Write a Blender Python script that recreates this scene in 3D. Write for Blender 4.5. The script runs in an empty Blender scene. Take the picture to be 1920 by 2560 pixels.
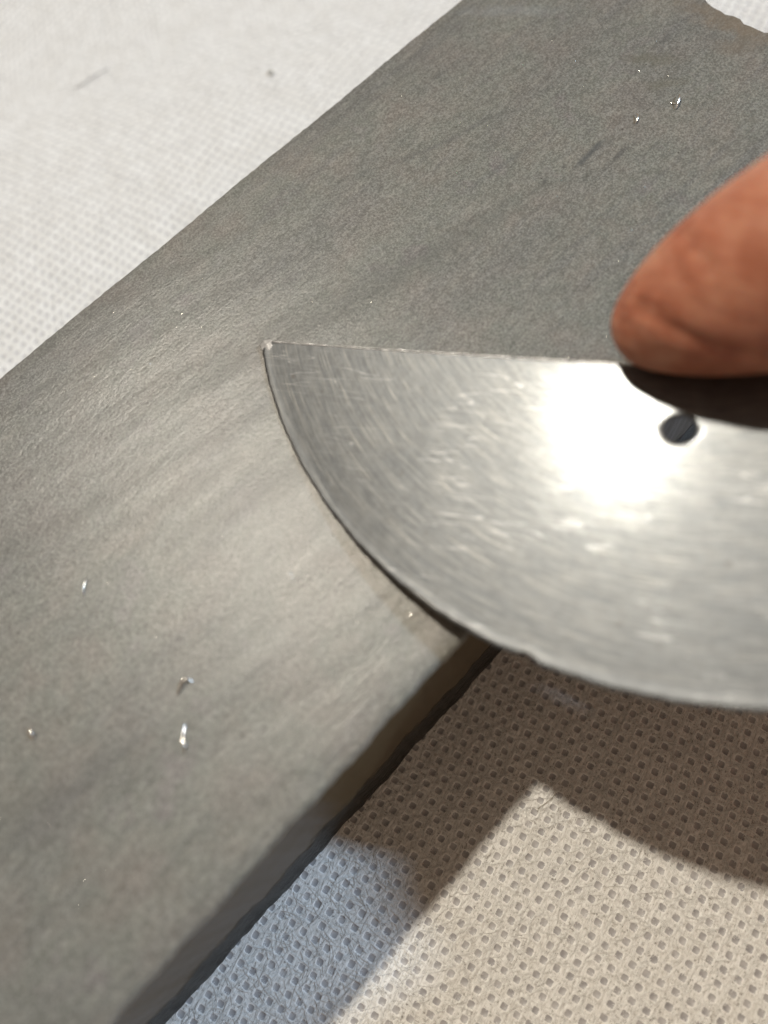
import bpy, math, random
import numpy as np
from mathutils import Vector, Matrix

MM = 0.001            # everything is authored in millimetres
random.seed(7)
RNG = np.random.default_rng(11)
scene = bpy.context.scene

# ------------------------------------------------------------------ camera
CAM_H, TILT, ROLL = 61.2, math.radians(22.4), math.radians(-16.8)
R_cam = Matrix.Rotation(TILT, 4, 'X') @ Matrix.Rotation(ROLL, 4, 'Z')
cam_data = bpy.data.cameras.new('camera')
cam = bpy.data.objects.new('camera', cam_data)
scene.collection.objects.link(cam)
cam.matrix_world = Matrix.Translation((0, 0, CAM_H * MM)) @ R_cam
cam_data.sensor_fit = 'VERTICAL'
cam_data.sensor_height = 7.6
cam_data.lens = 7.6 * 1923.0 / 2560.0
cam_data.clip_start, cam_data.clip_end = 0.002, 20.0
cam_data.dof.use_dof = True
cam_data.dof.focus_distance = 0.0555
cam_data.dof.aperture_fstop = cam_data.lens / 1.5
scene.camera = cam

# ------------------------------------------------------------------ light
world = bpy.data.worlds.new('World'); scene.world = world; world.use_nodes = True
bg = world.node_tree.nodes['Background']
bg.inputs['Color'].default_value = (1.0, 0.77, 0.57, 1)
bg.inputs['Strength'].default_value = 0.27

def disk_lamp(name, target, direction, dist, size, power, color):
    ld = bpy.data.lights.new(name, 'AREA'); ld.shape = 'DISK'; ld.size = size
    ld.energy = power; ld.color = color
    o = bpy.data.objects.new(name, ld); scene.collection.objects.link(o)
    d = Vector(direction).normalized()
    o.location = Vector(target) * MM + d * dist
    o.rotation_euler = d.to_track_quat('Z', 'Y').to_euler()
    return o
LAMP = Vector((-0.176, 0.447, 1.0))       # bench lamp, beyond the stone
WINDOW = Vector((0.98, 0.02, 1.0))     # cool light from the right
lamp = disk_lamp('bench_lamp', (8, 8, 10), LAMP, 0.75, 0.030, 0.59, (1.0, 0.92, 0.78))
lamp.data.spread = math.radians(70)
disk_lamp('window_light', (5, 15, 10), WINDOW, 1.3, 0.07, 11.5, (0.57, 0.77, 1.0))

scene.view_settings.view_transform = 'Standard'
scene.view_settings.look = 'None'
scene.view_settings.exposure = 0.0
scene.view_settings.gamma = 1.0
scene.view_settings.use_curve_mapping = False
scene.cycles.max_bounces = 8
scene.cycles.use_denoising = True

# ------------------------------------------------------------------ helpers
def mesh_object(name, verts, faces, mat, smooth=True, parent=None, matrix=None):
    """verts in mm (object space)"""
    me = bpy.data.meshes.new(name)
    me.from_pydata((np.asarray(verts, float) * MM).tolist(), [], [tuple(int(i) for i in f) for f in faces])
    me.update()
    if smooth:
        me.polygons.foreach_set('use_smooth', np.ones(len(me.polygons), bool))
    me.materials.append(mat)
    o = bpy.data.objects.new(name, me); scene.collection.objects.link(o)
    if parent is not None:
        o.parent = parent
    if matrix is not None:
        o.matrix_world = matrix
    return o

def tag(o, label=None, category=None, group=None, kind=None):
    for k, v in (('label', label), ('category', category), ('group', group), ('kind', kind)):
        if v: o[k] = v
    return o

class Nodes:
    def __init__(self, name):
        self.m = bpy.data.materials.new(name); self.m.use_nodes = True
        self.t = self.m.node_tree
        self.b = self.t.nodes['Principled BSDF']
    def new(self, kind, **kw):
        n = self.t.nodes.new(kind)
        for k, v in kw.items(): setattr(n, k, v)
        return n
    def put(self, sock, v):
        if isinstance(v, bpy.types.NodeSocket): self.t.links.new(v, sock)
        elif v is not None: sock.default_value = v
    def coords(self, scale=(1, 1, 1), rot=(0, 0, 0), loc=(0, 0, 0)):
        """object coordinates in millimetres"""
        tc = self.new('ShaderNodeTexCoord'); mp = self.new('ShaderNodeMapping')
        self.t.links.new(tc.outputs['Object'], mp.inputs['Vector'])
        mp.inputs['Scale'].default_value = tuple(1000.0 * s for s in scale)
        mp.inputs['Rotation'].default_value = rot
        mp.inputs['Location'].default_value = loc
        return mp.outputs['Vector']
    def noise(self, vec, scale, detail=4, rough=0.55, dist=0.0):
        n = self.new('ShaderNodeTexNoise'); self.put(n.inputs['Vector'], vec)
        n.inputs['Scale'].default_value = scale; n.inputs['Detail'].default_value = detail
        n.inputs['Roughness'].default_value = rough; n.inputs['Distortion'].default_value = dist
        return n.outputs['Fac']
    def voronoi(self, vec, scale, feature='F1', out='Distance'):
        n = self.new('ShaderNodeTexVoronoi', feature=feature); self.put(n.inputs['Vector'], vec)
        n.inputs['Scale'].default_value = scale
        return n.outputs[out]
    def ramp(self, fac, stops):
        n = self.new('ShaderNodeValToRGB'); self.put(n.inputs['Fac'], fac)
        cr = n.color_ramp
        while len(cr.elements) < len(stops): cr.elements.new(0.5)
        for e, (p, c) in zip(cr.elements, stops):
            e.position = p
            e.color = (c, c, c, 1) if not hasattr(c, '__len__') else (*c, 1)
        return n.outputs['Color']
    def math(self, op, a, b=None, c=None, clamp=False):
        n = self.new('ShaderNodeMath', operation=op); n.use_clamp = clamp
        for i, v in enumerate((a, b, c)):
            if v is not None: self.put(n.inputs[i], v)
        return n.outputs[0]
    def remap(self, v, a, b, c=0.0, d=1.0):
        n = self.new('ShaderNodeMapRange', interpolation_type='SMOOTHSTEP'); n.clamp = True
        self.put(n.inputs[0], v)
        for i, x in enumerate((a, b, c, d)): n.inputs[i + 1].default_value = x
        return n.outputs[0]
    def mix(self, fac, a, b, blend='MIX'):
        n = self.new('ShaderNodeMix', data_type='RGBA', blend_type=blend)
        for s, v in ((n.inputs[0], fac), (n.inputs[6], a), (n.inputs[7], b)):
            if isinstance(v, (tuple, list)) and len(v) == 3: v = (*v, 1)
            self.put(s, v)
        return n.outputs[2]
    def sep(self, vec):
        n = self.new('ShaderNodeSeparateXYZ'); self.put(n.inputs[0], vec)
        return n.outputs
    def comb(self, x, y, z=0.0):
        n = self.new('ShaderNodeCombineXYZ')
        for i, v in enumerate((x, y, z)): self.put(n.inputs[i], v)
        return n.outputs[0]
    def bump(self, height, dist_mm, strength=1.0, normal=None):
        n = self.new('ShaderNodeBump'); self.put(n.inputs['Height'], height)
        n.inputs['Distance'].default_value = dist_mm * MM
        n.inputs['Strength'].default_value = strength
        if normal is not None: self.put(n.inputs['Normal'], normal)
        return n.outputs['Normal']
    def finish(self, color=None, rough=None, metal=None, normal=None, **kw):
        self.put(self.b.inputs['Base Color'], (*color, 1) if isinstance(color, tuple) and len(color) == 3 else color)
        self.put(self.b.inputs['Roughness'], rough)
        self.put(self.b.inputs['Metallic'], metal)
        if normal is not None: self.put(self.b.inputs['Normal'], normal)
        for k, v in kw.items():
            self.put(self.b.inputs[k.replace('_', ' ')], v)
        return self.m

def smooth(a, b, x):
    t = np.clip((x - a) / (b - a), 0, 1); return t * t * (3 - 2 * t)

Rc = np.array(R_cam.to_3x3())
def project(P):
    """mm world points -> photograph pixels (1920 x 2560), used only to choose how fine the mesh must be"""
    q = (np.asarray(P, float) - [0, 0, CAM_H]) @ Rc
    d = np.maximum(-q[..., 2], 1e-3)
    return np.stack([960 + 1923 * q[..., 0] / d, 1280 - 1923 * q[..., 1] / d], -1), -q[..., 2]

# ------------------------------------------------------------------ frames
STONE_ANG = math.radians(30.5)
E_AX = np.array([math.cos(STONE_ANG), math.sin(STONE_ANG), 0.0])
N_AX = np.array([math.sin(STONE_ANG), -math.cos(STONE_ANG), 0.0])
STONE_H = 18.09

# ------------------------------------------------------------------ non-woven cloth
LATTICE = math.radians(-46.6)
CLOTH_O = np.array([8.05, -8.22, 0.0])
ca, sa = math.cos(LATTICE), math.sin(LATTICE)

def cloth_material():
    m = Nodes('nonwoven_fabric')
    v = m.coords()
    w1 = m.noise(v, 0.55, 2)
    w2 = m.noise(m.coords(loc=(31, 7, 3)), 0.55, 2)
    at = m.new('ShaderNodeAttribute', attribute_name='rest')
    xyz = m.sep(at.outputs['Vector'])
    x = m.math('ADD', xyz[0], m.math('MULTIPLY', m.math('SUBTRACT', w1, 0.5), 0.12))
    y = m.math('ADD', xyz[1], m.math('MULTIPLY', m.math('SUBTRACT', w2, 0.5), 0.12))
    e1 = m.math('MULTIPLY', m.math('SUBTRACT', m.noise(v, 9.0, 2), 0.5), 0.10)
    fx = m.math('ABSOLUTE', m.math('SUBTRACT', m.math('FRACT', m.math('ADD', x, 0.5)), 0.5))
    fy = m.math('ABSOLUTE', m.math('SUBTRACT', m.math('FRACT', m.math('ADD', y, 0.5)), 0.5))
    p = 4.5
    d = m.math('POWER', m.math('ADD', m.math('POWER', fx, p), m.math('POWER', fy, p)), 1 / p)
    d = m.math('ADD', d, e1)
    dot = m.remap(d, 0.212, 0.245, 1.0, 0.0)
    rim = m.math('MULTIPLY', m.remap(d, 0.22, 0.26), m.remap(d, 0.28, 0.34, 1.0, 0.0))
    # strands: stretched noise in several directions
    s1 = m.noise(m.coords(scale=(1, 0.16, 1), rot=(0, 0, 0.5)), 9, 3, 0.6)
    s2 = m.noise(m.coords(scale=(1, 0.16, 1), rot=(0, 0, 1.7)), 9, 3, 0.6)
    s3 = m.noise(m.coords(scale=(1, 0.16, 1), rot=(0, 0, 2.6)), 9, 3, 0.6)
    st = m.math('MAXIMUM', s1, m.math('MAXIMUM', s2, s3))
    thin = m.remap(m.noise(v, 0.32, 4, 0.6), 0.35, 0.68)
    pin = m.remap(m.noise(v, 4.2, 4, 0.7), 0.545, 0.61)
    gate = m.remap(m.noise(v, 0.5, 3, 0.6), 0.40, 0.60, 0.35, 1.0)
    pin = m.math('MULTIPLY', pin, gate)
    fab = m.ramp(st, [(0.46, (0.50, 0.485, 0.46)), (0.60, (0.78, 0.77, 0.745)), (0.74, (0.88, 0.875, 0.86))])
    fab = m.mix(m.math('MULTIPLY', thin, 0.30), fab, (0.56, 0.53, 0.48))
    fab = m.mix(m.math('MULTIPLY', pin, 0.8), fab, (0.20, 0.18, 0.16))
    fab = m.mix(m.math('MULTIPLY', rim, 0.6), fab, (0.88, 0.87, 0.85))
    grey = m.ramp(m.noise(v, 1.3, 2), [(0.3, (0.30, 0.29, 0.295)), (0.7, (0.46, 0.445, 0.44))])
    col = m.mix(dot, fab, grey)
    hgt = m.math('ADD', m.math('MULTIPLY', st, 0.6), m.math('MULTIPLY', pin, -0.4))
    hgt = m.math('MULTIPLY', hgt, m.math('SUBTRACT', 1.0, dot))
    nrm = m.bump(hgt, 0.03, 0.6)
    rough = m.math('SUBTRACT', 0.92, m.math('MULTIPLY', dot, 0.5))
    return m.finish(col, rough, 0.0, nrm, Specular_IOR_Level=0.3)

def cloth_world(x, y):
    return np.stack([CLOTH_O[0] + ca * x - sa * y, CLOTH_O[1] + sa * x + ca * y], -1)

def warp_x(x, y):
    return 0.22 * np.sin(y / 5.3 + 0.7) + 0.12 * np.sin(x / 3.1 + y / 4.4) + 0.05 * np.sin(x / 1.3 - y / 1.9)
def warp_y(x, y):
    return 0.20 * np.sin(x / 6.1 + 2.0) + 0.12 * np.sin(y / 2.7 - x / 4.9) + 0.05 * np.sin(x / 1.7 + y / 1.2)

def build_cloth():
    knots = np.array([-.5, -.35, -.27, -.2, 0, .2, .27, .35, .5])
    gx, gy = np.meshgrid(knots, knots, indexing='xy')
    d = (np.abs(gx) ** 3.2 + np.abs(gy) ** 3.2) ** (1 / 3.2)
    hz = -0.055 * (1 - smooth(0.20, 0.28, d)) + 0.03 * smooth(0.21, 0.31, d) * (1 - smooth(0.34, 0.50, d))
    cellv = np.stack([gx, gy, hz], -1).reshape(-1, 3)
    nk = len(knots)
    q = []
    for j in range(nk - 1):
        for i in range(nk - 1):
            a = j * nk + i; q.append((a, a + 1, a + nk + 1, a + nk))
    q = np.array(q)
    N = 130
    ii, jj = np.meshgrid(np.arange(-N, N), np.arange(-N, N), indexing='ij')
    ii, jj = ii.ravel(), jj.ravel()
    cw = cloth_world(ii.astype(float), jj.astype(float))
    px, dep = project(np.c_[cw, np.zeros(len(cw))])
    off = cw @ N_AX[:2]; ee = cw @ E_AX[:2]
    under = (off > -40.5) & (off < -8.0) & (ee < 54)
    seen = (dep > 5) & (px[:, 0] > -190) & (px[:, 0] < 2110) & (px[:, 1] > -160) & (px[:, 1] < 2760)
    fine = seen & ~under
    V, F = [], []
    fi, fj = ii[fine], jj[fine]
    k = len(fi)
    vv = cellv[None] + np.stack([fi, fj, np.zeros(k)], -1)[:, None, :]
    V.append(vv.reshape(-1, 3))
    F.append((q[None] + (np.arange(k) * nk * nk)[:, None, None]).reshape(-1, 4))
    base = k * nk * nk
    ci, cj = ii[~fine], jj[~fine]
    kc = len(ci)
    cq = np.array([(-.5, -.5, 0), (.5, -.5, 0), (.5, .5, 0), (-.5, .5, 0)])
    V.append((cq[None] + np.stack([ci, cj, np.zeros(kc)], -1)[:, None, :]).reshape(-1, 3))
    F.append(np.arange(kc * 4).reshape(-1, 4) + base)
    base += kc * 4
    a, b, B = -N - .5, N - .5, 900.0
    V.append(np.array([(a, a, 0), (b, a, 0), (b, b, 0), (a, b, 0), (-B, -B, 0), (B, -B, 0), (B, B, 0), (-B, B, 0)]))
    F.append(np.array([(4, 5, 1, 0), (5, 6, 2, 1), (6, 7, 3, 2), (7, 4, 0, 3)]) + base)
    V = np.concatenate(V); F = np.concatenate(F)
    # the lattice is never quite true: the sheet has been pulled a little out of square
    rest = V.astype(np.float32).copy()
    W = V.copy()
    V[:, 0] += warp_x(W[:, 0], W[:, 1]); V[:, 1] += warp_y(W[:, 0], W[:, 1])
    me = bpy.data.meshes.new('tabletop_cloth')
    me.vertices.add(len(V)); me.vertices.foreach_set('co', (V * MM).astype(np.float32).ravel())
    me.loops.add(F.size); me.loops.foreach_set('vertex_index', F.astype(np.int32).ravel())
    me.polygons.add(len(F)); me.polygons.foreach_set('loop_start', np.arange(0, F.size, 4, dtype=np.int32))
    me.polygons.foreach_set('use_smooth', np.ones(len(F), bool))
    me.update(calc_edges=True)
    me.attributes.new('rest', 'FLOAT_VECTOR', 'POINT').data.foreach_set('vector', rest.ravel())
    me.materials.append(cloth_material())
    o = bpy.data.objects.new('tabletop_cloth', me); scene.collection.objects.link(o)
    o.location = CLOTH_O * MM; o.rotation_euler = (0, 0, LATTICE)
    tag(o, 'white non-woven cloth embossed all over with small grey squares', 'cloth', kind='structure')
    return o, cw[fine], off[fine]
cloth, cell_centres, cell_off = build_cloth()

# ------------------------------------------------------------------ stone
def stone_material():
    m = Nodes('grey_whetstone')
    v = m.coords()
    xyz = m.sep(v)
    fine = m.noise(v, 7.0, 4, 0.65)
    med = m.noise(m.coords(scale=(0.7, 1, 1), rot=(0, 0, -0.25)), 1.4, 5, 0.6)
    broad = m.noise(m.coords(scale=(0.35, 1, 1), rot=(0, 0, -0.3)), 0.13, 4, 0.6)
    streak = m.noise(m.coords(scale=(0.09, 1, 1), rot=(0, 0, -0.38)), 0.75, 4, 0.62)
    tint = m.noise(m.coords(loc=(40, 11, 0)), 0.22, 5, 0.62)
    col = m.ramp(tint, [(0.34, (0.190, 0.168, 0.141)), (0.48, (0.178, 0.171, 0.143)), (0.58, (0.163, 0.166, 0.139)), (0.70, (0.177, 0.158, 0.148))])
    col = m.mix(m.remap(broad, 0.42, 0.62, 0.0, 0.42), col, (0.115, 0.113, 0.108))
    col = m.mix(m.remap(streak, 0.50, 0.70, 0.0, 0.42), col, (0.098, 0.097, 0.095))
    col = m.mix(m.remap(med, 0.45, 0.75, 0.0, 0.22), col, (0.27, 0.262, 0.25))
    col = m.mix(m.remap(fine, 0.35, 0.72, 0.0, 1.0), m.mix(0.42, col, (0.03, 0.03, 0.03)), m.mix(0.20, col, (0.5, 0.49, 0.46)))
    # grain drawn out along the honing direction
    drawn = m.noise(m.coords(scale=(0.28, 1, 1), rot=(0, 0, -0.34)), 2.6, 4, 0.68)
    col = m.mix(m.remap(drawn, 0.50, 0.72, 0.0, 0.45), col, (0.075, 0.073, 0.066))
    col = m.mix(m.remap(drawn, 0.30, 0.46, 0.30, 0.0), col, (0.30, 0.285, 0.245))
    # dark pits and smudges
    pit = m.remap(m.voronoi(v, 0.9), 0.045, 0.09, 1.0, 0.0)
    pit = m.math('MULTIPLY', pit, m.remap(m.noise(v, 0.25, 2), 0.45, 0.6))
    col = m.mix(m.math('MULTIPLY', pit, 0.7), col, (0.035, 0.033, 0.03))
    # pale mineral grains
    gr = m.remap(m.voronoi(m.coords(loc=(3, 8, 2)), 1.9), 0.03, 0.065, 1.0, 0.0)
    gr = m.math('MULTIPLY', gr, m.remap(m.noise(v, 0.9, 2), 0.50, 0.56))
    col = m.mix(m.math('MULTIPLY', gr, 0.55), col, (0.55, 0.54, 0.50))
    # fine scratch lines running across
    sc = m.noise(m.coords(scale=(0.05, 1, 1), rot=(0, 0, -0.55)), 1.1, 2, 0.5, 0.6)
    sl = m.remap(m.math('ABSOLUTE', m.math('SUBTRACT', sc, 0.5)), 0.0, 0.012, 1.0, 0.0)
    sl = m.math('MULTIPLY', sl, m.remap(m.noise(v, 0.10, 2), 0.50, 0.62))
    col = m.mix(m.math('MULTIPLY', sl, 0.30), col, (0.06, 0.06, 0.06))
    # hand-placed stains, in the stone's own coordinates (x along, y across)
    def blob(cx, cy, ang, lx, ly, soft=0.6, warp=1.0):
        mp = m.new('ShaderNodeMapping', vector_type='TEXTURE')
        m.put(mp.inputs['Vector'], v)
        mp.inputs['Location'].default_value = (cx, cy, STONE_H)
        mp.inputs['Rotation'].default_value = (0, 0, ang)
        mp.inputs['Scale'].default_value = (lx, ly, 6)
        ln = m.new('ShaderNodeVectorMath', operation='LENGTH'); m.put(ln.inputs[0], mp.outputs[0])
        d = m.math('ADD', ln.outputs['Value'], m.math('MULTIPLY', m.math('SUBTRACT', m.noise(v, 0.9, 4, 0.65), 0.5), warp * 1.6))
        return m.remap(d, 0.1, 1.25, 1.0, 0.0)
    for (cx, cy, ang, lx, ly, amt, c) in (
            (38.6, 23.3, 0.02, 2.1, 0.32, 0.75, (0.055, 0.06, 0.062)),
            (39.9, 21.6, 0.05, 0.9, 0.28, 0.65, (0.05, 0.05, 0.05)),
            (34.8, 24.2, 0.3, 0.5, 0.22, 0.5, (0.05, 0.05, 0.05)),
            (36.6, 24.0, 0.1, 0.35, 0.2, 0.5, (0.05, 0.05, 0.05)),
            (36.0, 31.5, -0.30, 7.5, 0.25, 0.30, (0.07, 0.07, 0.07)),
            (30.5, 33.5, -0.45, 6.0, 0.30, 0.30, (0.07, 0.07, 0.07)),
            (34.0, 27.5, -0.15, 8.0, 0.30, 0.25, (0.07, 0.075, 0.075)),
            (48.6, 25.4, -1.0, 2.6, 0.75, 0.42, (0.105, 0.098, 0.07)),
            (47.0, 23.3, -0.75, 1.8, 0.7, 0.42, (0.105, 0.098, 0.07)),
            (55.3, 22.6, -1.45, 5.5, 1.5, 0.60, (0.165, 0.125, 0.085)),
            (53.4, 21.2, -0.8, 2.2, 1.2, 0.45, (0.15, 0.12, 0.09)),
            (46.5, 37.6, -0.95, 5.0, 0.8, 0.22, (0.26, 0.28, 0.29)),
            (8.0, 21.0, -0.30, 13.0, 1.1, 0.50, (0.075, 0.073, 0.066)),
            (14.0, 29.0, -0.32, 14.0, 1.6, 0.35, (0.08, 0.078, 0.07)),
            (-6.0, 30.5, -0.28, 15.0, 1.3, 0.35, (0.08, 0.078, 0.07)),
            (26.0, 26.0, -0.25, 9.0, 1.2, 0.35, (0.08, 0.082, 0.078)),
            (-14.0, 17.0, -0.25, 14.0, 2.2, 0.30, (0.085, 0.083, 0.075)),
            (2.0, 25.5, -0.33, 14.0, 0.9, 0.50, (0.075, 0.073, 0.066))):
        col = m.mix(m.math('MULTIPLY', blob(cx, cy, ang, lx, ly), amt), col, c)
    # sawn flank: oily brown; broken foot: dark
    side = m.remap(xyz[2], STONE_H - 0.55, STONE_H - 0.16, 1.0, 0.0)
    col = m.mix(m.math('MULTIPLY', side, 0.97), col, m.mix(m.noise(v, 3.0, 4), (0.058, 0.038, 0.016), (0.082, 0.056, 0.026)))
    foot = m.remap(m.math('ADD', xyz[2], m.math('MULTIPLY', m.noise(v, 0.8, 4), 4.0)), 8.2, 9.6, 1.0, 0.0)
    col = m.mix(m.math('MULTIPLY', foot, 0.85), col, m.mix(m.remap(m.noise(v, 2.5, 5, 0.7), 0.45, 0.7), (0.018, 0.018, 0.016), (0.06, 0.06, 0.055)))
    rough = m.math('ADD', m.math('ADD', 0.21, m.math('MULTIPLY', streak, 0.12)), m.math('MULTIPLY', fine, 0.12))
    n1 = m.bump(m.noise(m.coords(scale=(0.55, 1, 1), rot=(0, 0, -0.3)), 4.2, 4, 0.7), 0.035, 0.7)
    n1 = m.bump(fine, 0.02, 0.6, n1)
    n1 = m.bump(streak, 0.06, 0.42, n1)
    n1 = m.bump(drawn, 0.030, 0.5, n1)
    n1 = m.bump(broad, 0.35, 0.25, n1)
    n1 = m.bump(m.math('MULTIPLY', foot, m.noise(v, 1.8, 5, 0.7)), 0.9, 0.9, n1)
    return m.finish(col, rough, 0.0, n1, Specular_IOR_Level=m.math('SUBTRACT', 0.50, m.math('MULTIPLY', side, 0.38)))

def wobble(t, amps, seed):
    r = np.random.default_rng(seed); s = np.zeros_like(t)
    for a, wl in amps:
        s = s + a * np.sin(2 * np.pi * t / wl + r.uniform(0, 6.28))
    return s

def build_stone():
    """local x along the stone, y across (y = -offset), z up"""
    E0, E1 = -95.0, 55.7
    ns = 420
    # stations packed towards the far end that is in view
    s = np.linspace(0, 1, ns)
    H = STONE_H
    rt = 0.32
    # cross-section: right foot -> right flank -> arris -> top -> left arris -> left flank
    prof = []
    for z in np.linspace(0, H - rt, 26): prof.append(('R', 0.0, z))
    for a in np.linspace(0, math.pi / 2, 7)[1:]: prof.append(('R', -rt * (1 - math.cos(a)), H - rt + rt * math.sin(a)))
    for k in np.linspace(0, 1, 62)[1:-1]: prof.append(('T', k, H))
    for a in np.linspace(0, math.pi / 2, 7): prof.append(('L', rt * 0.8 * (1 - math.sin(a)), H - rt * 0.8 * (1 - math.cos(a))))
    for z in np.linspace(H - rt, 0, 12): prof.append(('L', 0.0, z))
    npf = len(prof)
    V = np.zeros((ns, npf, 3))
    r = np.random.default_rng(5)
    for j, (kind, k, z) in enumerate(prof):
        # end face waviness depends on the across position
        yR, yL = 6.55, 42.3
        yy = {'R': yR, 'L': yL}.get(kind, yR + (yL - yR) * (k if kind == 'T' else 0))
        end = E1 + float(wobble(np.array([yy]), [(0.16, 3.1), (0.13, 1.7), (0.10, 7.3), (0.05, .8)], 21)[0])
        if kind != 'T': end += 0.0
        x = E0 + (end - 0.0 - E0) * s
        right = 6.62 + wobble(x, [(0.05, 9.0), (0.04, 3.7), (0.025, 1.3)], 3)
        left = 42.30 - 0.0205 * (x - 20) + wobble(x, [(0.04, 17.0), (0.015, 3.1), (0.015, 1.1), (0.015, .6)], 4)
        zz = np.full(ns, z)
        if kind == 'R':
            zz = zz - 0.05 * smooth(H - 6, H, np.array([z]))[0]
            rough_amp = 0.42 * smooth(8.5, 5.0, np.array([z]))[0] if z < 8.5 else 0.0
            rough = wobble(x + 2.3 * z, [(0.5, 6.1), (0.5, 2.3), (0.4, .9)], 9) + wobble(z * np.ones(ns) * 1.0 + 0.4 * x, [(0.5, 2.7), (0.4, 1.1)], 10)
            y = right - k + rough_amp * 0.06 * rough - 0.16 * smooth(0, 3.0, np.array([3.0 - z]))[0]
            y = y - 0.30 * (z / H) * 0.0
            if z == 0: y = right - 0.06 + 0.02 * wobble(x, [(0.6, 4.1), (0.5, 1.7), (.4, .7)], 12)
        elif kind == 'L':
            y = left - k
            zz = zz - 0.20 * smooth(H - 6, H, np.array([z]))[0]
        else:
            y = right + rt + (left - rt * 0.8 - right - rt) * k
            zz = zz + wobble(x * 0.3 + y, [(0.012, 5.0), (0.008, 2.1)], 15)
            zz = zz - 0.20 * np.clip((7.0 - (left - y)) / 7.0, 0, 1) ** 2 - 0.05 * np.clip((4.0 - (y - right)) / 4.0, 0, 1) ** 2     # worn crown
        V[:, j] = np.stack([x, y, zz], -1)
    Vf = V.reshape(-1, 3)
    F = []
    for i in range(ns - 1):
        for j in range(npf - 1):
            a = i * npf + j
            F.append((a, a + npf, a + npf + 1, a + 1))
        F.append((i * npf + npf - 1, (i + 1) * npf + npf - 1, (i + 1) * npf, i * npf))
    F.append(tuple(range(npf - 1, -1, -1)))
    # broken far end: columns dropped from the top edge
    j0 = next(j for j, p in enumerate(prof) if p[0] == 'R' and p[1] < 0)
    j1 = max(j for j, p in enumerate(prof) if p[0] == 'L' and p[1] >= 0 and p[2] > H - rt)
    lev = [0.0, 0.5, 1.6, 4.0, 8.0, 13.0, H]
    cols = list(range(j0, j1 + 1)); nb = len(Vf); extra = []
    for k, dz in enumerate(lev):
        for j in cols:
            p = V[ns - 1, j].copy()
            if k: 
                p[2] = max(0.0, p[2] - dz); p[0] -= 0.25 * min(k, 2) + 0.25 * r.random()
            extra.append(p)
    nc = len(cols)
    for k in range(len(lev) - 1):
        for i in range(nc - 1):
            a = nb + k * nc + i
            F.append((a, a + nc, a + nc + 1, a + 1))
    Vf = np.concatenate([Vf, np.array(extra)])
    # flip so normals point outwards
    F = [tuple(reversed(f)) for f in F]
    o = mesh_object('sharpening_stone', Vf, F, stone_material())
    bpy.context.view_layer.update()
    o.rotation_euler = (0, 0, STONE_ANG)
    o.location = (0, 0, 0.0)
    # y axis of the local frame is -N_AX
    tag(o, 'long grey flat sharpening stone with brown sawn flank lying on the cloth', 'sharpening stone')
    return o
stone = build_stone()
# origin at the stone's base centre
def recentre(o, c):
    c = Vector(c) * MM
    o.data.transform(Matrix.Translation(-c))
    o.location = o.matrix_basis @ c
stone_to_world = Matrix.Rotation(STONE_ANG, 4, 'Z')
def on_stone(x, y, z=STONE_H):
    p = stone_to_world @ Vector((x, y, z)); return np.array(p)

# mica glints: tiny tilted flakes bedded in the top face
def build_flecks():
    m = Nodes('mica')
    mat = m.finish((0.82, 0.80, 0.74), 0.22, 0.9, None)
    n = 6500
    V, F = [], []
    x = RNG.uniform(-30, 55, n); y = RNG.uniform(7.6, 41.5, n)
    for i in range(n):
        sz = 0.011 * math.exp(RNG.normal(0, 0.30))
        t = Vector((RNG.normal(0, 0.20), RNG.normal(0, 0.20), 1)).normalized()
        a = t.cross(Vector((math.cos(i), math.sin(i), 0))).normalized(); b = t.cross(a)
        c = Vector((x[i], y[i], STONE_H + 0.02))
        k = len(V)
        for (p, q) in ((1, 0.2), (0.1, 0.9), (-0.9, 0.1), (0.0, -0.8)):
            V.append(c + a * (p * sz) + b * (q * sz))
        V.append(c - t * 0.06)
        F += [(k, k + 1, k + 2, k + 3), (k + 1, k, k + 4), (k + 2, k + 1, k + 4), (k + 3, k + 2, k + 4), (k, k + 3, k + 4)]
    o = mesh_object('mineral_flecks', V, F, mat, smooth=False, parent=stone)
    o['kind'] = 'stuff'
build_flecks()

def sweep(path, radii, sides=8, flat=1.0):
    P = np.array(path, float); n = len(P); V = []; F = []
    up = np.array([0, 0, 1.0])
    for i in range(n):
        t = P[min(i + 1, n - 1)] - P[max(i - 1, 0)]; t /= np.linalg.norm(t)
        a = np.cross(up, t); a /= max(np.linalg.norm(a), 1e-6); b = np.cross(t, a)
        for k in range(sides):
            w = 2 * math.pi * k / sides
            V.append(P[i] + a * math.cos(w) * radii[i] + b * math.sin(w) * radii[i] * flat)
    for i in range(n - 1):
        for k in range(sides):
            F.append((i * sides + k, i * sides + (k + 1) % sides, (i + 1) * sides + (k + 1) % sides, (i + 1) * sides + k))
    F.append(tuple(range(sides - 1, -1, -1))); F.append(tuple((n - 1) * sides + k for k in range(sides)))
    return V, F

def ball_template(nu=20, nv=12):
    V = [(0, 0, 1)]
    for j in range(1, nv):
        for i in range(nu):
            a, b = math.pi * j / nv, 2 * math.pi * i / nu
            V.append((math.sin(a) * math.cos(b), math.sin(a) * math.sin(b), math.cos(a)))
    V.append((0, 0, -1)); F = []
    for i in range(nu): F.append((0, 1 + i, 1 + (i + 1) % nu))
    for j in range(nv - 2):
        for i in range(nu):
            a = 1 + j * nu + i; b = 1 + j * nu + (i + 1) % nu
            F.append((a, a + nu, b + nu, b))
    e = len(V) - 1
    for i in range(nu): F.append((e, e - nu + (i + 1) % nu, e - nu + i))
    return np.array(V), F

sm = Nodes('bright_swarf'); swarf = sm.finish((0.80, 0.79, 0.76), 0.24, 1.0, sm.bump(sm.noise(sm.coords(), 12.0, 2), 0.01, 0.6))

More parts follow.
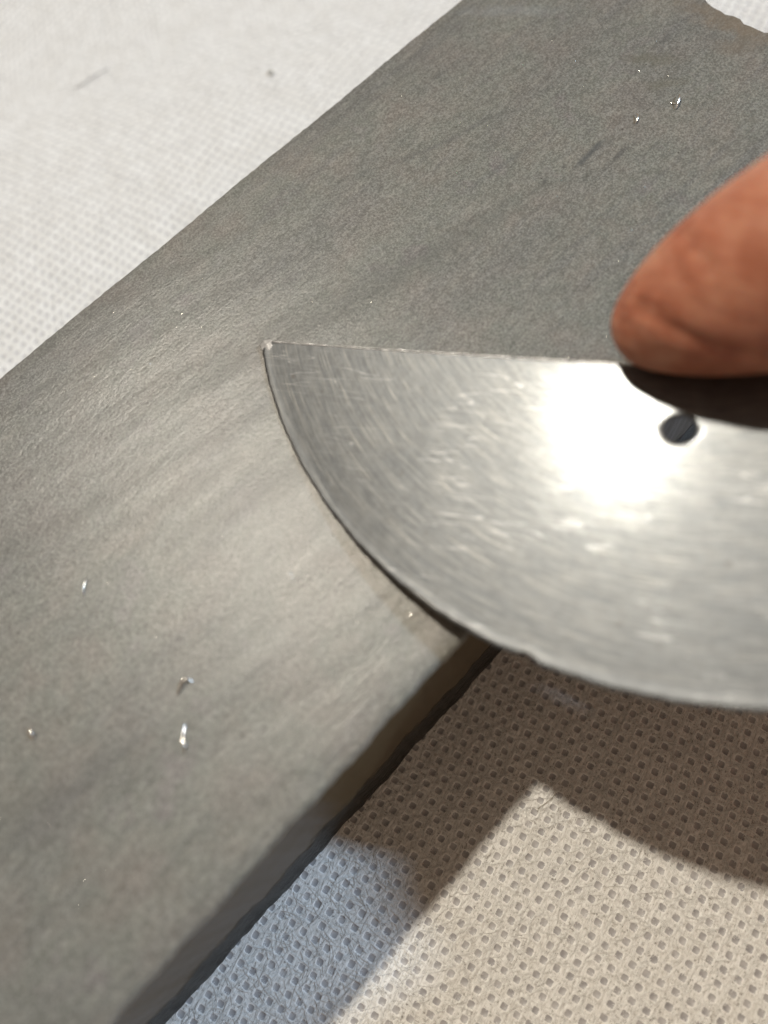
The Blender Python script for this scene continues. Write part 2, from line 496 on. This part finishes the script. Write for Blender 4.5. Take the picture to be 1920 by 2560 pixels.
we = Nodes('bright_edge'); wire = we.finish((0.78, 0.78, 0.80), 0.42, 1.0, we.bump(we.noise(we.coords(), 5.0, 3), 0.02, 0.6))
wn = Nodes('worn_steel'); worn = wn.finish((0.34, 0.335, 0.335), 0.5, 0.8, wn.bump(wn.noise(wn.coords(scale=(1, 6, 1)), 3.0, 3), 0.03, 0.8))
# ------------------------------------------------------------------ blade
BL_A = np.array([-4.056, 31.830, 18.128])
BL_U = np.array([0.83141, -0.51839, 0.20009])
BL_N = np.array([-0.24672, -0.02217, 0.96883])
BL_U /= np.linalg.norm(BL_U); BL_N -= BL_U * (BL_N @ BL_U); BL_N /= np.linalg.norm(BL_N)
BL_V = np.cross(BL_N, BL_U)             # away from the arc
BL_C = np.array([26.5, 12.43]); BL_R = 29.92   # disc centre in (u, v)
HOLE = np.array([26.5, -3.5]); HOLE_R = 0.84; THICK = 0.46

def steel_material():
    m = Nodes('brushed_steel')
    v = m.coords()
    xyz = m.sep(v)
    dx = m.math('SUBTRACT', xyz[0], float(BL_C[0])); dy = m.math('SUBTRACT', xyz[1], float(BL_C[1]))
    rad = m.math('SQRT', m.math('ADD', m.math('MULTIPLY', dx, dx), m.math('MULTIPLY', dy, dy)))
    ang = m.math('ARCTAN2', dy, dx)
    polar = m.comb(rad, m.math('MULTIPLY', ang, 1.6), 0.0)
    polar2 = m.comb(rad, m.math('MULTIPLY', ang, 0.55), 3.0)
    groove = m.noise(polar, 5.5, 4, 0.7)
    scr = m.noise(polar2, 9.0, 2, 0.5)
    scratch = m.math('MULTIPLY', m.remap(scr, 0.62, 0.70), m.remap(m.noise(v, 0.16, 2), 0.42, 0.58))
    cross = m.noise(m.coords(scale=(0.05, 1, 1), rot=(0, 0, -0.62)), 1.5, 2, 0.5)
    hair = m.remap(m.math('ABSOLUTE', m.math('SUBTRACT', cross, 0.5)), 0.0, 0.010, 1.0, 0.0)
    hair = m.math('MULTIPLY', hair, m.remap(m.noise(v, 0.18, 2), 0.48, 0.6))
    blotch = m.noise(v, 1.5, 6, 0.72)
    fine = m.noise(v, 7.0, 3, 0.65)
    brush = m.noise(m.comb(rad, m.math('MULTIPLY', ang, 2.0), 7.0), 4.6, 5, 0.7)
    col = m.ramp(brush, [(0.30, (0.118, 0.128, 0.140)), (0.50, (0.152, 0.161, 0.171)), (0.72, (0.196, 0.203, 0.208))])
    col = m.mix(m.remap(blotch, 0.35, 0.62, 0.42, 0.0), col, (0.085, 0.088, 0.092))
    col = m.mix(m.remap(fine, 0.42, 0.75, 0.0, 0.25), col, (0.10, 0.10, 0.10))
    col = m.mix(m.remap(groove, 0.42, 0.72, 0.0, 0.35), col, (0.29, 0.295, 0.29))
    spot = m.remap(m.voronoi(m.coords(loc=(2, 5, 0)), 0.42), 0.05, 0.13, 1.0, 0.0)
    spot = m.math('MULTIPLY', spot, m.remap(blotch, 0.50, 0.62))
    col = m.mix(m.math('MULTIPLY', spot, 0.5), col, (0.08, 0.07, 0.06))
    col = m.mix(m.math('MULTIPLY', scratch, 0.5), col, (0.42, 0.415, 0.39))
    col = m.mix(m.math('MULTIPLY', hair, 0.4), col, (0.50, 0.51, 0.52))
    rough = m.math('ADD', 0.40, m.math('MULTIPLY', blotch, 0.12))
    n1 = m.bump(groove, 0.007, 0.6)
    n1 = m.bump(fine, 0.006, 0.8, n1)
    n1 = m.bump(hair, 0.003, 0.5, n1)
    m.finish(col, rough, 1.0, n1)
    # ground steel throws a tight lobe on top of the broad one
    b2 = m.new('ShaderNodeBsdfPrincipled')
    m.put(b2.inputs['Base Color'], col); b2.inputs['Metallic'].default_value = 1.0
    m.put(b2.inputs['Roughness'], m.math('ADD', 0.10, m.math('MULTIPLY', groove, 0.07)))
    m.put(b2.inputs['Normal'], n1)
    mx = m.new('ShaderNodeMixShader'); mx.inputs[0].default_value = 0.13
    out = m.t.nodes['Material Output']
    m.t.links.new(m.b.outputs[0], mx.inputs[1]); m.t.links.new(b2.outputs[0], mx.inputs[2])
    m.t.links.new(mx.outputs[0], out.inputs['Surface'])
    return m.m

def build_blade():
    N = 720
    # outline, counter-clockwise, in (u, v); chord on v = 0 from the touching tip to the far tip
    half = math.sqrt(BL_R ** 2 - BL_C[1] ** 2)
    t0 = np.array([BL_C[0] - half, 0.0]); t1 = np.array([BL_C[0] + half, 0.0])
    r = np.random.default_rng(2)
    th = np.linspace(0, 2 * math.pi, N, endpoint=False)
    out = np.zeros((N, 2))
    for i, a in enumerate(th):
        d = np.array([math.cos(a), math.sin(a)])
        # ray from the hole to the circle and to the chord
        w = HOLE - BL_C
        b = w @ d; cc = w @ w - BL_R ** 2
        tc = -b + math.sqrt(b * b - cc)
        tl = (0 - HOLE[1]) / d[1] if d[1] > 1e-6 else 1e9
        out[i] = HOLE + d * min(tc, tl)
    # the resting tip is rounded off and burred
    for i in range(N):
        dt = np.linalg.norm(out[i] - t0)
        if dt < 1.1:
            out[i] += np.array([1, -0.30]) * 0.38 * (1 - dt / 1.1) ** 1.5
    arcpos = np.arctan2(out[:, 1] - BL_C[1], out[:, 0] - BL_C[0]) * BL_R
    on_arc = out[:, 1] < -0.02
    nz = wobble(arcpos, [(0.018, 3.3), (0.014, 1.3), (0.010, .6)], 31)
    nz2 = wobble(out[:, 0], [(0.010, 2.1), (0.008, .9), (.006, .5)], 32)
    rad = (out - BL_C); rad /= np.linalg.norm(rad, axis=1)[:, None]
    out += np.where(on_arc[:, None], rad * nz[:, None], np.array([0, 1.0])[None] * nz2[:, None])
    # a nick in the arc
    nick = np.array([20.9, -16.9])
    dn = np.linalg.norm(out - nick, axis=1)
    out -= rad * (0.22 * np.exp(-(dn / 0.55) ** 2))[:, None]
    rings = [0.0, .012, .03, .08, .16, .28, .42, .56, .70, .82, .91, .965, .988, 1.0]
    hole_pts = HOLE + HOLE_R * np.stack([np.cos(th), np.sin(th)], -1)
    def surf(zs, flip):
        P = []
        for k, f in enumerate(rings):
            p = hole_pts * (1 - f) + out * f
            P.append(np.c_[p, np.full(N, zs)])
        return P
    V = []; F = []
    bev = 0.07
    loops = []
    # top face, rims, bottom face as one closed skin of loops
    inward = (HOLE - out); inward /= np.linalg.norm(inward, axis=1)[:, None]
    ohole = (hole_pts - HOLE) / HOLE_R
    loops.append(np.c_[hole_pts, np.full(N, -THICK + bev)])
    loops.append(np.c_[hole_pts, np.full(N, -bev)])
    loops.append(np.c_[hole_pts + ohole * bev * .4, np.full(N, -bev * .3)])
    first = np.c_[hole_pts + ohole * bev, np.zeros(N)]
    lipw = np.where(on_arc, 1.0, 0.60)[:, None]
    last = out + inward * (0.16 + 0.60 * lipw)
    h0 = hole_pts + ohole * bev
    for f in rings: 
        p = h0 * (1 - f) + last * f
        loops.append(np.c_[p, np.zeros(N)])
    lump = 1 + 0.22 * wobble(arcpos, [(0.5, 2.9), (0.5, 1.1), (0.4, .5)], 44)
    lz = (np.where(on_arc, 0.65, 0.45) * lump)
    loops.append(np.c_[out + inward * (0.10 + 0.34 * lipw), 0.012 * lz])
    loops.append(np.c_[out + inward * (0.06 + 0.16 * lipw), 0.040 * lz])
    loops.append(np.c_[out + inward * 0.06, 0.030 * lz])
    loops.append(np.c_[out + inward * 0.02, np.full(N, -0.03)])
    loops.append(np.c_[out, np.full(N, -0.14)])
    loops.append(np.c_[out + inward * 0.05, np.full(N, -THICK + 0.1)])
    loops.append(np.c_[out + inward * 0.14, np.full(N, -THICK)])
    ol = out + inward * 0.14
    for f in (0.7, 0.4, 0.1):
        p = hole_pts * (1 - f) + ol * f
        loops.append(np.c_[p, np.full(N, -THICK)])
    loops.append(np.c_[hole_pts + ohole * bev, np.full(N, -THICK)])
    V = np.concatenate(loops)
    L = len(loops)
    idx = np.arange(N); nx = (idx + 1) % N
    for k in range(L):
        a = k * N; b = ((k + 1) % L) * N
        for i in range(N):
            F.append((a + i, b + i, b + nx[i], a + nx[i]))
    M = Matrix(((BL_U[0], BL_V[0], BL_N[0], BL_A[0] * MM), (BL_U[1], BL_V[1], BL_N[1], BL_A[1] * MM),
                (BL_U[2], BL_V[2], BL_N[2], BL_A[2] * MM + THICK * 0.97 * MM), (0, 0, 0, 1)))
    # the outline was measured on the upper face: lower the sheet by its thickness only at the mesh
    V[:, 2] += 0.030 / 48.0 * np.clip(V[:, 0], 0, None) ** 2      # the sheet is very slightly bowed
    V[:, 2] += 0.0013 * V[:, 1] ** 2 * smooth(2, 14, V[:, 0])     # and dished towards the arc
    o = mesh_object('steel_blade', V, F, steel_material(), matrix=M)
    # curled burr of bright metal at the resting tip
    T, TF = ball_template(18, 12)
    bb = T * np.array([0.48, 0.44, 0.045]) * (1 + 0.22 * np.sin(6 * T[:, :1] + 1) * np.cos(5 * T[:, 1:2]))
    bur = mesh_object('burr', bb + np.array([0.22 + out[:, 0].min(), -0.30, -0.01]), TF, worn, parent=o)
    # wire edge: a fine turned-over burr running along the straight edge
    us = np.linspace(out[:, 0].min() + 0.6, out[:, 0].max() - 0.5, 240)
    wp = np.c_[us, -0.035 + wobble(us, [(0.010, 2.1), (0.012, .7), (.010, .33)], 52), 0.03 / 48 * us ** 2 + 0.006 + wobble(us, [(.008, 1.3), (.006, .4)], 53)]
    wr = np.clip(0.040 + wobble(us, [(0.012, 3.1), (0.012, 1.1), (0.010, .45)], 54), 0.015, 0.08)
    WV, WF = sweep(wp, wr, 8)
    mesh_object('wire_edge', WV, WF, wire, parent=o)
    tag(o, 'half-moon steel blade with a round hole, its tip resting on the grey stone', 'blade')
    return o
blade = build_blade()
def on_blade(u, v, w=0.0):
    return BL_A + BL_U * u + BL_V * v + BL_N * (w + THICK * 0.97)

# ------------------------------------------------------------------ hand
def skin_material():
    m = Nodes('skin')
    v = m.coords()
    mott = m.noise(v, 0.32, 6, 0.66)
    pore = m.noise(v, 4.0, 3, 0.6)
    ridg = m.new('ShaderNodeTexWave', wave_type='BANDS', bands_direction='DIAGONAL')
    m.put(ridg.inputs['Vector'], v)
    ridg.inputs['Scale'].default_value = 0.55; ridg.inputs['Distortion'].default_value = 5.0
    ridg.inputs['Detail'].default_value = 2.0; ridg.inputs['Detail Scale'].default_value = 0.6
    col = m.ramp(mott, [(0.32, (0.30, 0.090, 0.050)), (0.5, (0.45, 0.175, 0.105)), (0.68, (0.57, 0.28, 0.185))])
    col = m.mix(m.remap(pore, 0.4, 0.7, 0.0, 0.12), col, (0.58, 0.33, 0.22))
    n1 = m.bump(m.math('ADD', m.math('MULTIPLY', ridg.outputs['Fac'], 0.5), pore), 0.05, 0.6)
    mat = m.finish(col, 0.5, 0.0, n1, Specular_IOR_Level=0.3, Subsurface_Weight=0.85, Subsurface_Scale=0.0009)
    m.b.inputs['Subsurface Radius'].default_value = (1.0, 0.36, 0.18)
    return mat

def index_chain():
    F0 = np.array([16.681, 20.355, 25.40 + 0.45]); az, el = -0.2197, 0.6385
    d = np.array([math.cos(el) * math.cos(az), math.cos(el) * math.sin(az), math.sin(el)])
    pts = []
    for s in np.arange(0, 32.5, 0.5):
        c = F0 + s * d + np.array([0, 0, -0.811 * (s / 10) ** 2])
        r = 2.515 + 3.684 * (1 - math.exp(-s / 6.0))
        pts.append((c, r))
    return pts

def tube(pts, step=0.5):
    """interpolate (pos, radius) knots with Catmull-Rom"""
    P = np.array([np.r_[p, r] for p, r in pts], float)
    Q = np.vstack([2 * P[0] - P[1], P, 2 * P[-1] - P[-2]])
    out = []
    for i in range(1, len(Q) - 2):
        n = max(2, int(np.linalg.norm(Q[i + 1][:3] - Q[i][:3]) / (0.25 * Q[i][3])))
        for t in np.linspace(0, 1, n, endpoint=False):
            a, b, c, d = Q[i - 1], Q[i], Q[i + 1], Q[i + 2]
            q = 0.5 * (2 * b + (c - a) * t + (2 * a - 5 * b + 4 * c - d) * t * t + (3 * b - a - 3 * c + d) * t ** 3)
            out.append((q[:3], q[3]))
    out.append((P[-1][:3], P[-1][3]))
    return out

def build_hand():
    idx = index_chain()
    c_end, r_end = idx[-1]
    chains = [idx,
        tube([(c_end, r_end), ((52, 12.5, 40.5), 6.6), ((63, 10, 46.5), 7.4), ((80, 7, 51), 7.6), ((98, 4, 54), 9.5)]),
        tube([((43, -1, 22), 4.6), ((43.5, -1, 27), 5.8), ((46.5, -0.5, 41), 6.4), ((53, -1, 52.5), 6.9), ((64, -3, 57), 7.6), ((82, -9, 55), 7.8), ((100, -11, 53), 9.5)]),
        tube([((45, -12.5, 16), 4.5), ((45.5, -12.5, 22), 5.6), ((48, -12.5, 48), 6.2), ((55, -12.5, 64), 6.7), ((65, -15.5, 66), 7.3), ((82, -23, 60), 7.5), ((99, -27, 47), 9.2)]),
        tube([((50, -31, 12), 4.2), ((50, -31, 18), 5.0), ((52, -30, 34), 5.4), ((58, -29, 50), 5.8), ((67, -32, 53), 6.4), ((82, -38, 47), 6.6), ((96, -42, 36), 8.2)]),
        tube([((34.6, 9.4, 21.55), 4.6), ((37.5, 8.5, 21.4), 6.0), ((45, 5.5, 21.2), 6.9), ((54, 3.5, 22), 7.3), ((66, 3, 24), 7.9), ((84, 4, 29), 9.5), ((108, 2, 36), 13)]),
        tube([((98, 4, 53), 9.5), ((125, -4, 48), 13), ((150, -14, 44), 14)]),
        tube([((100, -11, 52), 9.5), ((126, -12, 47), 13), ((150, -16, 44), 14)]),
        tube([((99, -27, 47), 9.2), ((124, -24, 44), 13), ((150, -20, 43), 14)]),
        tube([((96, -42, 36), 8.2), ((122, -34, 39), 12), ((150, -23, 42), 13.5)]),
        tube([((108, 2, 36), 13), ((128, -8, 41), 14.5), ((150, -16, 43), 15), ((200, -22, 45), 17), ((250, -30, 48), 20)]),
        tube([((98, 3, 52), 9), ((100, -11, 51), 9.5), ((99, -27, 46), 9.2), ((96, -42, 36), 8)]),
        tube([((104, -4, 46), 11), ((112, -14, 46), 13), ((112, -26, 43), 12)]),
    ]
    T, TF = ball_template()
    V, F = [], []
    for ch in chains:
        for c, r in ch:
            k = len(V) * len(T)
            V.append(np.asarray(c) + T * r)
            F += [tuple(k + i for i in f) for f in TF]
    V = np.concatenate(V)
    tmp = bpy.data.meshes.new('tmp'); tmp.from_pydata(V.tolist(), [], F); tmp.update()   # millimetres
    to = bpy.data.objects.new('tmp', tmp); scene.collection.objects.link(to)
    md = to.modifiers.new('r', 'REMESH'); md.mode = 'VOXEL'; md.voxel_size = 0.36
    ms = to.modifiers.new('s', 'SMOOTH'); ms.factor = 0.5; ms.iterations = 12
    dg = bpy.context.evaluated_depsgraph_get()
    ev = to.evaluated_get(dg); me = bpy.data.meshes.new_from_object(ev)
    bpy.data.objects.remove(to); bpy.data.meshes.remove(tmp)
    n = len(me.vertices); co = np.zeros(n * 3); me.vertices.foreach_get('co', co); co = co.reshape(-1, 3)
    nr = np.zeros(n * 3); me.vertices.foreach_get('normal', nr); nr = nr.reshape(-1, 3)
    # the pad flattens where it presses on the blade
    h = (co - BL_A) @ BL_N - THICK * 0.97
    near = (co[:, 0] < 60) & (h < 0.02) & (co[:, 1] > 8) & ((co - BL_A) @ BL_N > -4.0) & (co[:, 2] > 22.8)
    uu = (co - BL_A) @ BL_U; vv = (co - BL_A) @ BL_V
    near &= (uu > 22) & (uu < 52) & (h > -1.2)
    co[near] += BL_N * (0.02 - h[near])[:, None]
    # skin creases along the pad
    for line, depth, wd in CREASES:
        L = np.array(line, float)
        best = np.full(n, 1e9)
        for a, b in zip(L[:-1], L[1:]):
            ab = b - a; t = np.clip(((co - a) @ ab) / (ab @ ab), 0, 1)
            best = np.minimum(best, np.linalg.norm(co - (a + t[:, None] * ab), axis=1))
        f = depth * np.exp(-(best / wd) ** 2) - 0.45 * depth * np.exp(-((best - 2.0 * wd) / wd) ** 2)
        co -= nr * f[:, None]
    me.vertices.foreach_set('co', (co * MM).ravel()); me.update()
    me.polygons.foreach_set('use_smooth', np.ones(len(me.polygons), bool))
    me.materials.clear(); me.materials.append(skin_material())
    me.name = 'hand'
    o = bpy.data.objects.new('hand', me); scene.collection.objects.link(o)
    tag(o, 'fingertip of a hand pressing down on the straight edge of the steel blade', 'hand')
    return o
CREASES = [   # (polyline on the pad, depth mm, half-width mm)
    ([(14.98, 20.11, 28.42), (15.19, 19.45, 28.75), (15.58, 18.38, 28.88), (16.12, 17.48, 28.92), (16.99, 16.55, 29.06), (17.94, 15.75, 29.04), (18.81, 15.2, 28.96)], 0.17, 0.36),
    ([(17.4, 22.0, 30.84), (17.23, 21.12, 31.31), (17.14, 20.09, 31.59), (17.2, 19.02, 31.7)], 0.10, 0.34),
    ([(15.52, 21.01, 29.1), (15.48, 19.93, 29.35), (15.74, 18.92, 29.58)], 0.05, 0.4)]
hand = build_hand()
nm = Nodes('fingernail'); nail_mat = nm.finish((0.60, 0.33, 0.27), 0.32, 0.0, nm.bump(nm.noise(nm.coords(scale=(1, .2, 1)), 2.0, 2), 0.02, 0.4), Specular_IOR_Level=0.5)
def fingernail(centre, radius, normal, along, width, length):
    n = Vector(normal).normalized(); a = Vector(along); a = (a - n * a.dot(n)).normalized(); b = n.cross(a)
    T, TF = ball_template(20, 14)
    V = []
    for t in T:
        # a shell curved over the finger, squared off at its free end
        u = math.copysign(abs(t[0]) ** 0.75, t[0]) * width; v = math.copysign(abs(t[1]) ** 0.75, t[1]) * length
        ang = u / radius
        V.append(Vector(centre) + n * (radius * math.cos(ang) + 0.10 + 0.22 * t[2]) + b * (radius * math.sin(ang)) + a * v)
    return mesh_object('fingernail', V, TF, nail_mat, parent=hand)
fingernail((21.0, 19.4, 28.9), 4.45, (0.30, 0.93, -0.05), (-0.79, 0.17, -0.6), 2.4, 2.8)
fingernail((43.4, -1, 25.5), 5.4, (-1, 0, 0.05), (0, 0, -1), 4.2, 4.6)
fingernail((45.4, -12.5, 20), 5.2, (-1, 0, 0.05), (0, 0, -1), 4.0, 4.4)
fingernail((50, -31, 15.8), 4.6, (-1, 0, 0.05), (0, 0, -1), 3.4, 3.8)
fingernail((38.5, 8.2, 21.4), 6.2, (-0.15, -0.35, -0.92), (-0.9, 0.4, 0), 4.8, 5.2)

# ------------------------------------------------------------------ small things
def bezier(pts, n=14):
    P = np.array(pts, float); Q = np.vstack([2 * P[0] - P[1], P, 2 * P[-1] - P[-2]]); out = []
    m = len(P) - 1
    for i in range(1, m + 1):
        for t in np.linspace(0, 1, max(3, n // m), endpoint=False):
            a, b, c, d = Q[i - 1], Q[i], Q[i + 1], Q[i + 2]
            out.append(0.5 * (2 * b + (c - a) * t + (2 * a - 5 * b + 4 * c - d) * t * t + (3 * b - a - 3 * c + d) * t ** 3))
    out.append(P[-1]); return np.array(out)

def shaving(world_pts, r, label, group='steel shavings on the stone'):
    P = bezier(world_pts, 16)
    rr = r * np.clip(np.sin(np.linspace(0.25, math.pi - 0.25, len(P))), 0.25, 1)
    base = P.mean(0); base[2] = STONE_H
    V, F = sweep(P - base, rr, 8, 0.55)
    o = mesh_object('metal_shaving', V, F, swarf)
    o.location = base * MM
    tag(o, label, 'metal shaving', group)
    return o
Z = STONE_H
def w2(x, y, z=0.0): return (x, y, Z + 0.06 + z)
shaving([w2(28.55, 41.25), w2(28.85, 41.62, .22), w2(29.15, 42.1, .30), w2(29.28, 42.45, .12)], 0.075, 'bright straight steel shaving crossing a thinner dark one near the broken stone end')
shaving([w2(28.42, 42.05, .0), w2(28.75, 41.78, .04), w2(29.1, 41.86, .05), w2(29.38, 42.2, .08)], 0.040, 'thin dark steel shaving lying under a brighter straight one near the broken stone end')
shaving([w2(25.45, 41.1), w2(25.66, 41.3, .12), w2(25.82, 41.62, .15), w2(25.78, 41.95, .05)], 0.065, 'short curved steel shaving on the stone beside two crossed ones')
shaving([w2(-18.95, 18.1), w2(-18.9, 18.5, .08), w2(-18.75, 18.9, .08), w2(-18.55, 19.35)], 0.050, 'thin upright steel shaving alone on the streaked middle of the stone')
shaving([w2(-22.85, 10.55), w2(-22.9, 10.9, .15), w2(-22.98, 11.25, .15)], 0.12, 'short stubby bright steel shaving near the wide dim end of the stone')
shaving([w2(-14.35, 10.55), w2(-14.05, 10.95, .10), w2(-13.78, 11.3, .22), w2(-13.45, 11.25, .15), w2(-13.25, 10.95)], 0.085, 'hooked steel shaving bent over like a small cane on the stone')
shaving([w2(-14.45, 7.35), w2(-14.32, 7.7, .12), w2(-14.38, 8.05, .12), w2(-14.3, 8.45, .04), w2(-14.1, 8.95)], 0.070, 'wavy steel shaving below the hooked one on the stone')

# lint and a hair on the cloth
lm_ = Nodes('dark_lint'); lint = lm_.finish((0.34, 0.31, 0.24), 0.8, 0.0, lm_.bump(lm_.noise(lm_.coords(), 8.0, 2), 0.02, 0.4))
pm = Nodes('grey_thread'); grey_thread = pm.finish((0.58, 0.57, 0.55), 0.9, 0.0, pm.bump(pm.noise(pm.coords(), 6.0, 2), 0.02, 0.4))
def strand(name, pts, r, label, cat, mat=None):
    P = bezier(pts, 18); base = P[0].copy(); base[2] = 0
    V, F = sweep(P - base, np.full(len(P), r) * np.linspace(1, .7, len(P)), 6)
    o = mesh_object(name, V, F, mat or lint); o.location = base * MM
    return tag(o, label, cat)
strand('hair', [(4.40, -0.98, .05), (4.62, -0.73, .12), (5.2, -0.56, .14), (5.83, -0.30, .14), (6.2, 0.02, .08)], 0.022, 'short thin dark hair on the sunlit corner of the cloth below the blade', 'hair')
strand('thread', [(-20.2, 87.9, .10), (-18.8, 88.2, .2), (-17.6, 88.9, .2), (-15.9, 89.4, .12)], 0.08, 'short grey thread lying on the white cloth behind the stone', 'thread', grey_thread)
def crumb():
    T, TF = ball_template(12, 8)
    V = T * np.array([0.34, 0.24, 0.14]) * (1 + 0.25 * np.sin(T[:, :1] * 5 + T[:, 1:2] * 4))
    o = mesh_object('lint_crumb', V + np.array([0, 0, 0.22]), TF, lint)
    o.location = np.array([2.1, 80.7, 0.0]) * MM
    tag(o, 'small brownish crumb of lint on the white cloth near the stone edge', 'crumb')
crumb()

# loose fibres of the cloth (uncountable)
def build_fibres():
    m = Nodes('polymer_fibre'); mat = m.finish((0.86, 0.85, 0.83), 0.45, 0.0, None, Specular_IOR_Level=0.5)
    near = cell_centres[(cell_off > -7.5)]
    n = 9000
    c = near[RNG.integers(0, len(near), n)] + RNG.uniform(-.5, .5, (n, 2))
    V = np.zeros((n, 11, 3, 3)); seg = 11
    a = RNG.uniform(0, math.pi, n); k = RNG.normal(0, 0.55, n); ln = RNG.uniform(0.5, 1.5, n)
    z0 = RNG.uniform(0.03, 0.12, n)
    t = np.linspace(-1, 1, seg)
    P = np.zeros((n, seg, 3)); TG = np.zeros((n, seg, 2))
    for s in range(seg):
        an = a + k * t[s]
        P[:, s, 0] = c[:, 0] + ln * t[s] * np.cos(a + 0.5 * k * t[s])
        P[:, s, 1] = c[:, 1] + ln * t[s] * np.sin(a + 0.5 * k * t[s])
        lx = ca * (P[:, s, 0] - CLOTH_O[0]) + sa * (P[:, s, 1] - CLOTH_O[1])
        ly = -sa * (P[:, s, 0] - CLOTH_O[0]) + ca * (P[:, s, 1] - CLOTH_O[1])
        lx, ly = lx - warp_x(lx, ly), ly - warp_y(lx, ly)
        din = np.maximum(np.abs(lx - np.round(lx)), np.abs(ly - np.round(ly)))
        P[:, s, 2] = np.where(din < 0.25, -0.10, z0 - 0.05 * t[s] ** 2)      # fused into the embossed squares
        TG[:, s] = np.stack([-np.sin(an), np.cos(an)], -1)
    r = 0.017
    for q in range(3):
        w = 2 * math.pi * q / 3
        V[:, :, q, :2] = P[:, :, :2] + TG * (r * math.cos(w))
        V[:, :, q, 2] = P[:, :, 2] + r * math.sin(w)
    off = V[..., :2].reshape(-1, 2) @ N_AX[:2]
    keep = (V[..., :2] @ N_AX[:2]).min(axis=(1, 2)) > -6.35
    V = V[keep]; n = len(V)
    base = (np.arange(n) * seg * 3)[:, None, None]
    q = []
    for s in range(seg - 1):
        for e in range(3):
            q.append((s * 3 + e, s * 3 + (e + 1) % 3, (s + 1) * 3 + (e + 1) % 3, (s + 1) * 3 + e))
    F = (np.array(q)[None] + base).reshape(-1, 4)
    V = V.reshape(-1, 3)
    # into the cloth's own frame
    d = V[:, :2] - CLOTH_O[:2]
    L = np.c_[ca * d[:, 0] + sa * d[:, 1], -sa * d[:, 0] + ca * d[:, 1], V[:, 2]]
    me = bpy.data.meshes.new('loose_fibres')
    me.vertices.add(len(L)); me.vertices.foreach_set('co', (L * MM).astype(np.float32).ravel())
    me.loops.add(F.size); me.loops.foreach_set('vertex_index', F.astype(np.int32).ravel())
    me.polygons.add(len(F)); me.polygons.foreach_set('loop_start', np.arange(0, F.size, 4, dtype=np.int32))
    me.polygons.foreach_set('use_smooth', np.ones(len(F), bool))
    me.update(calc_edges=True); me.materials.append(mat)
    o = bpy.data.objects.new('loose_fibres', me); scene.collection.objects.link(o)
    o.parent = cloth; o['kind'] = 'stuff'
build_fibres()
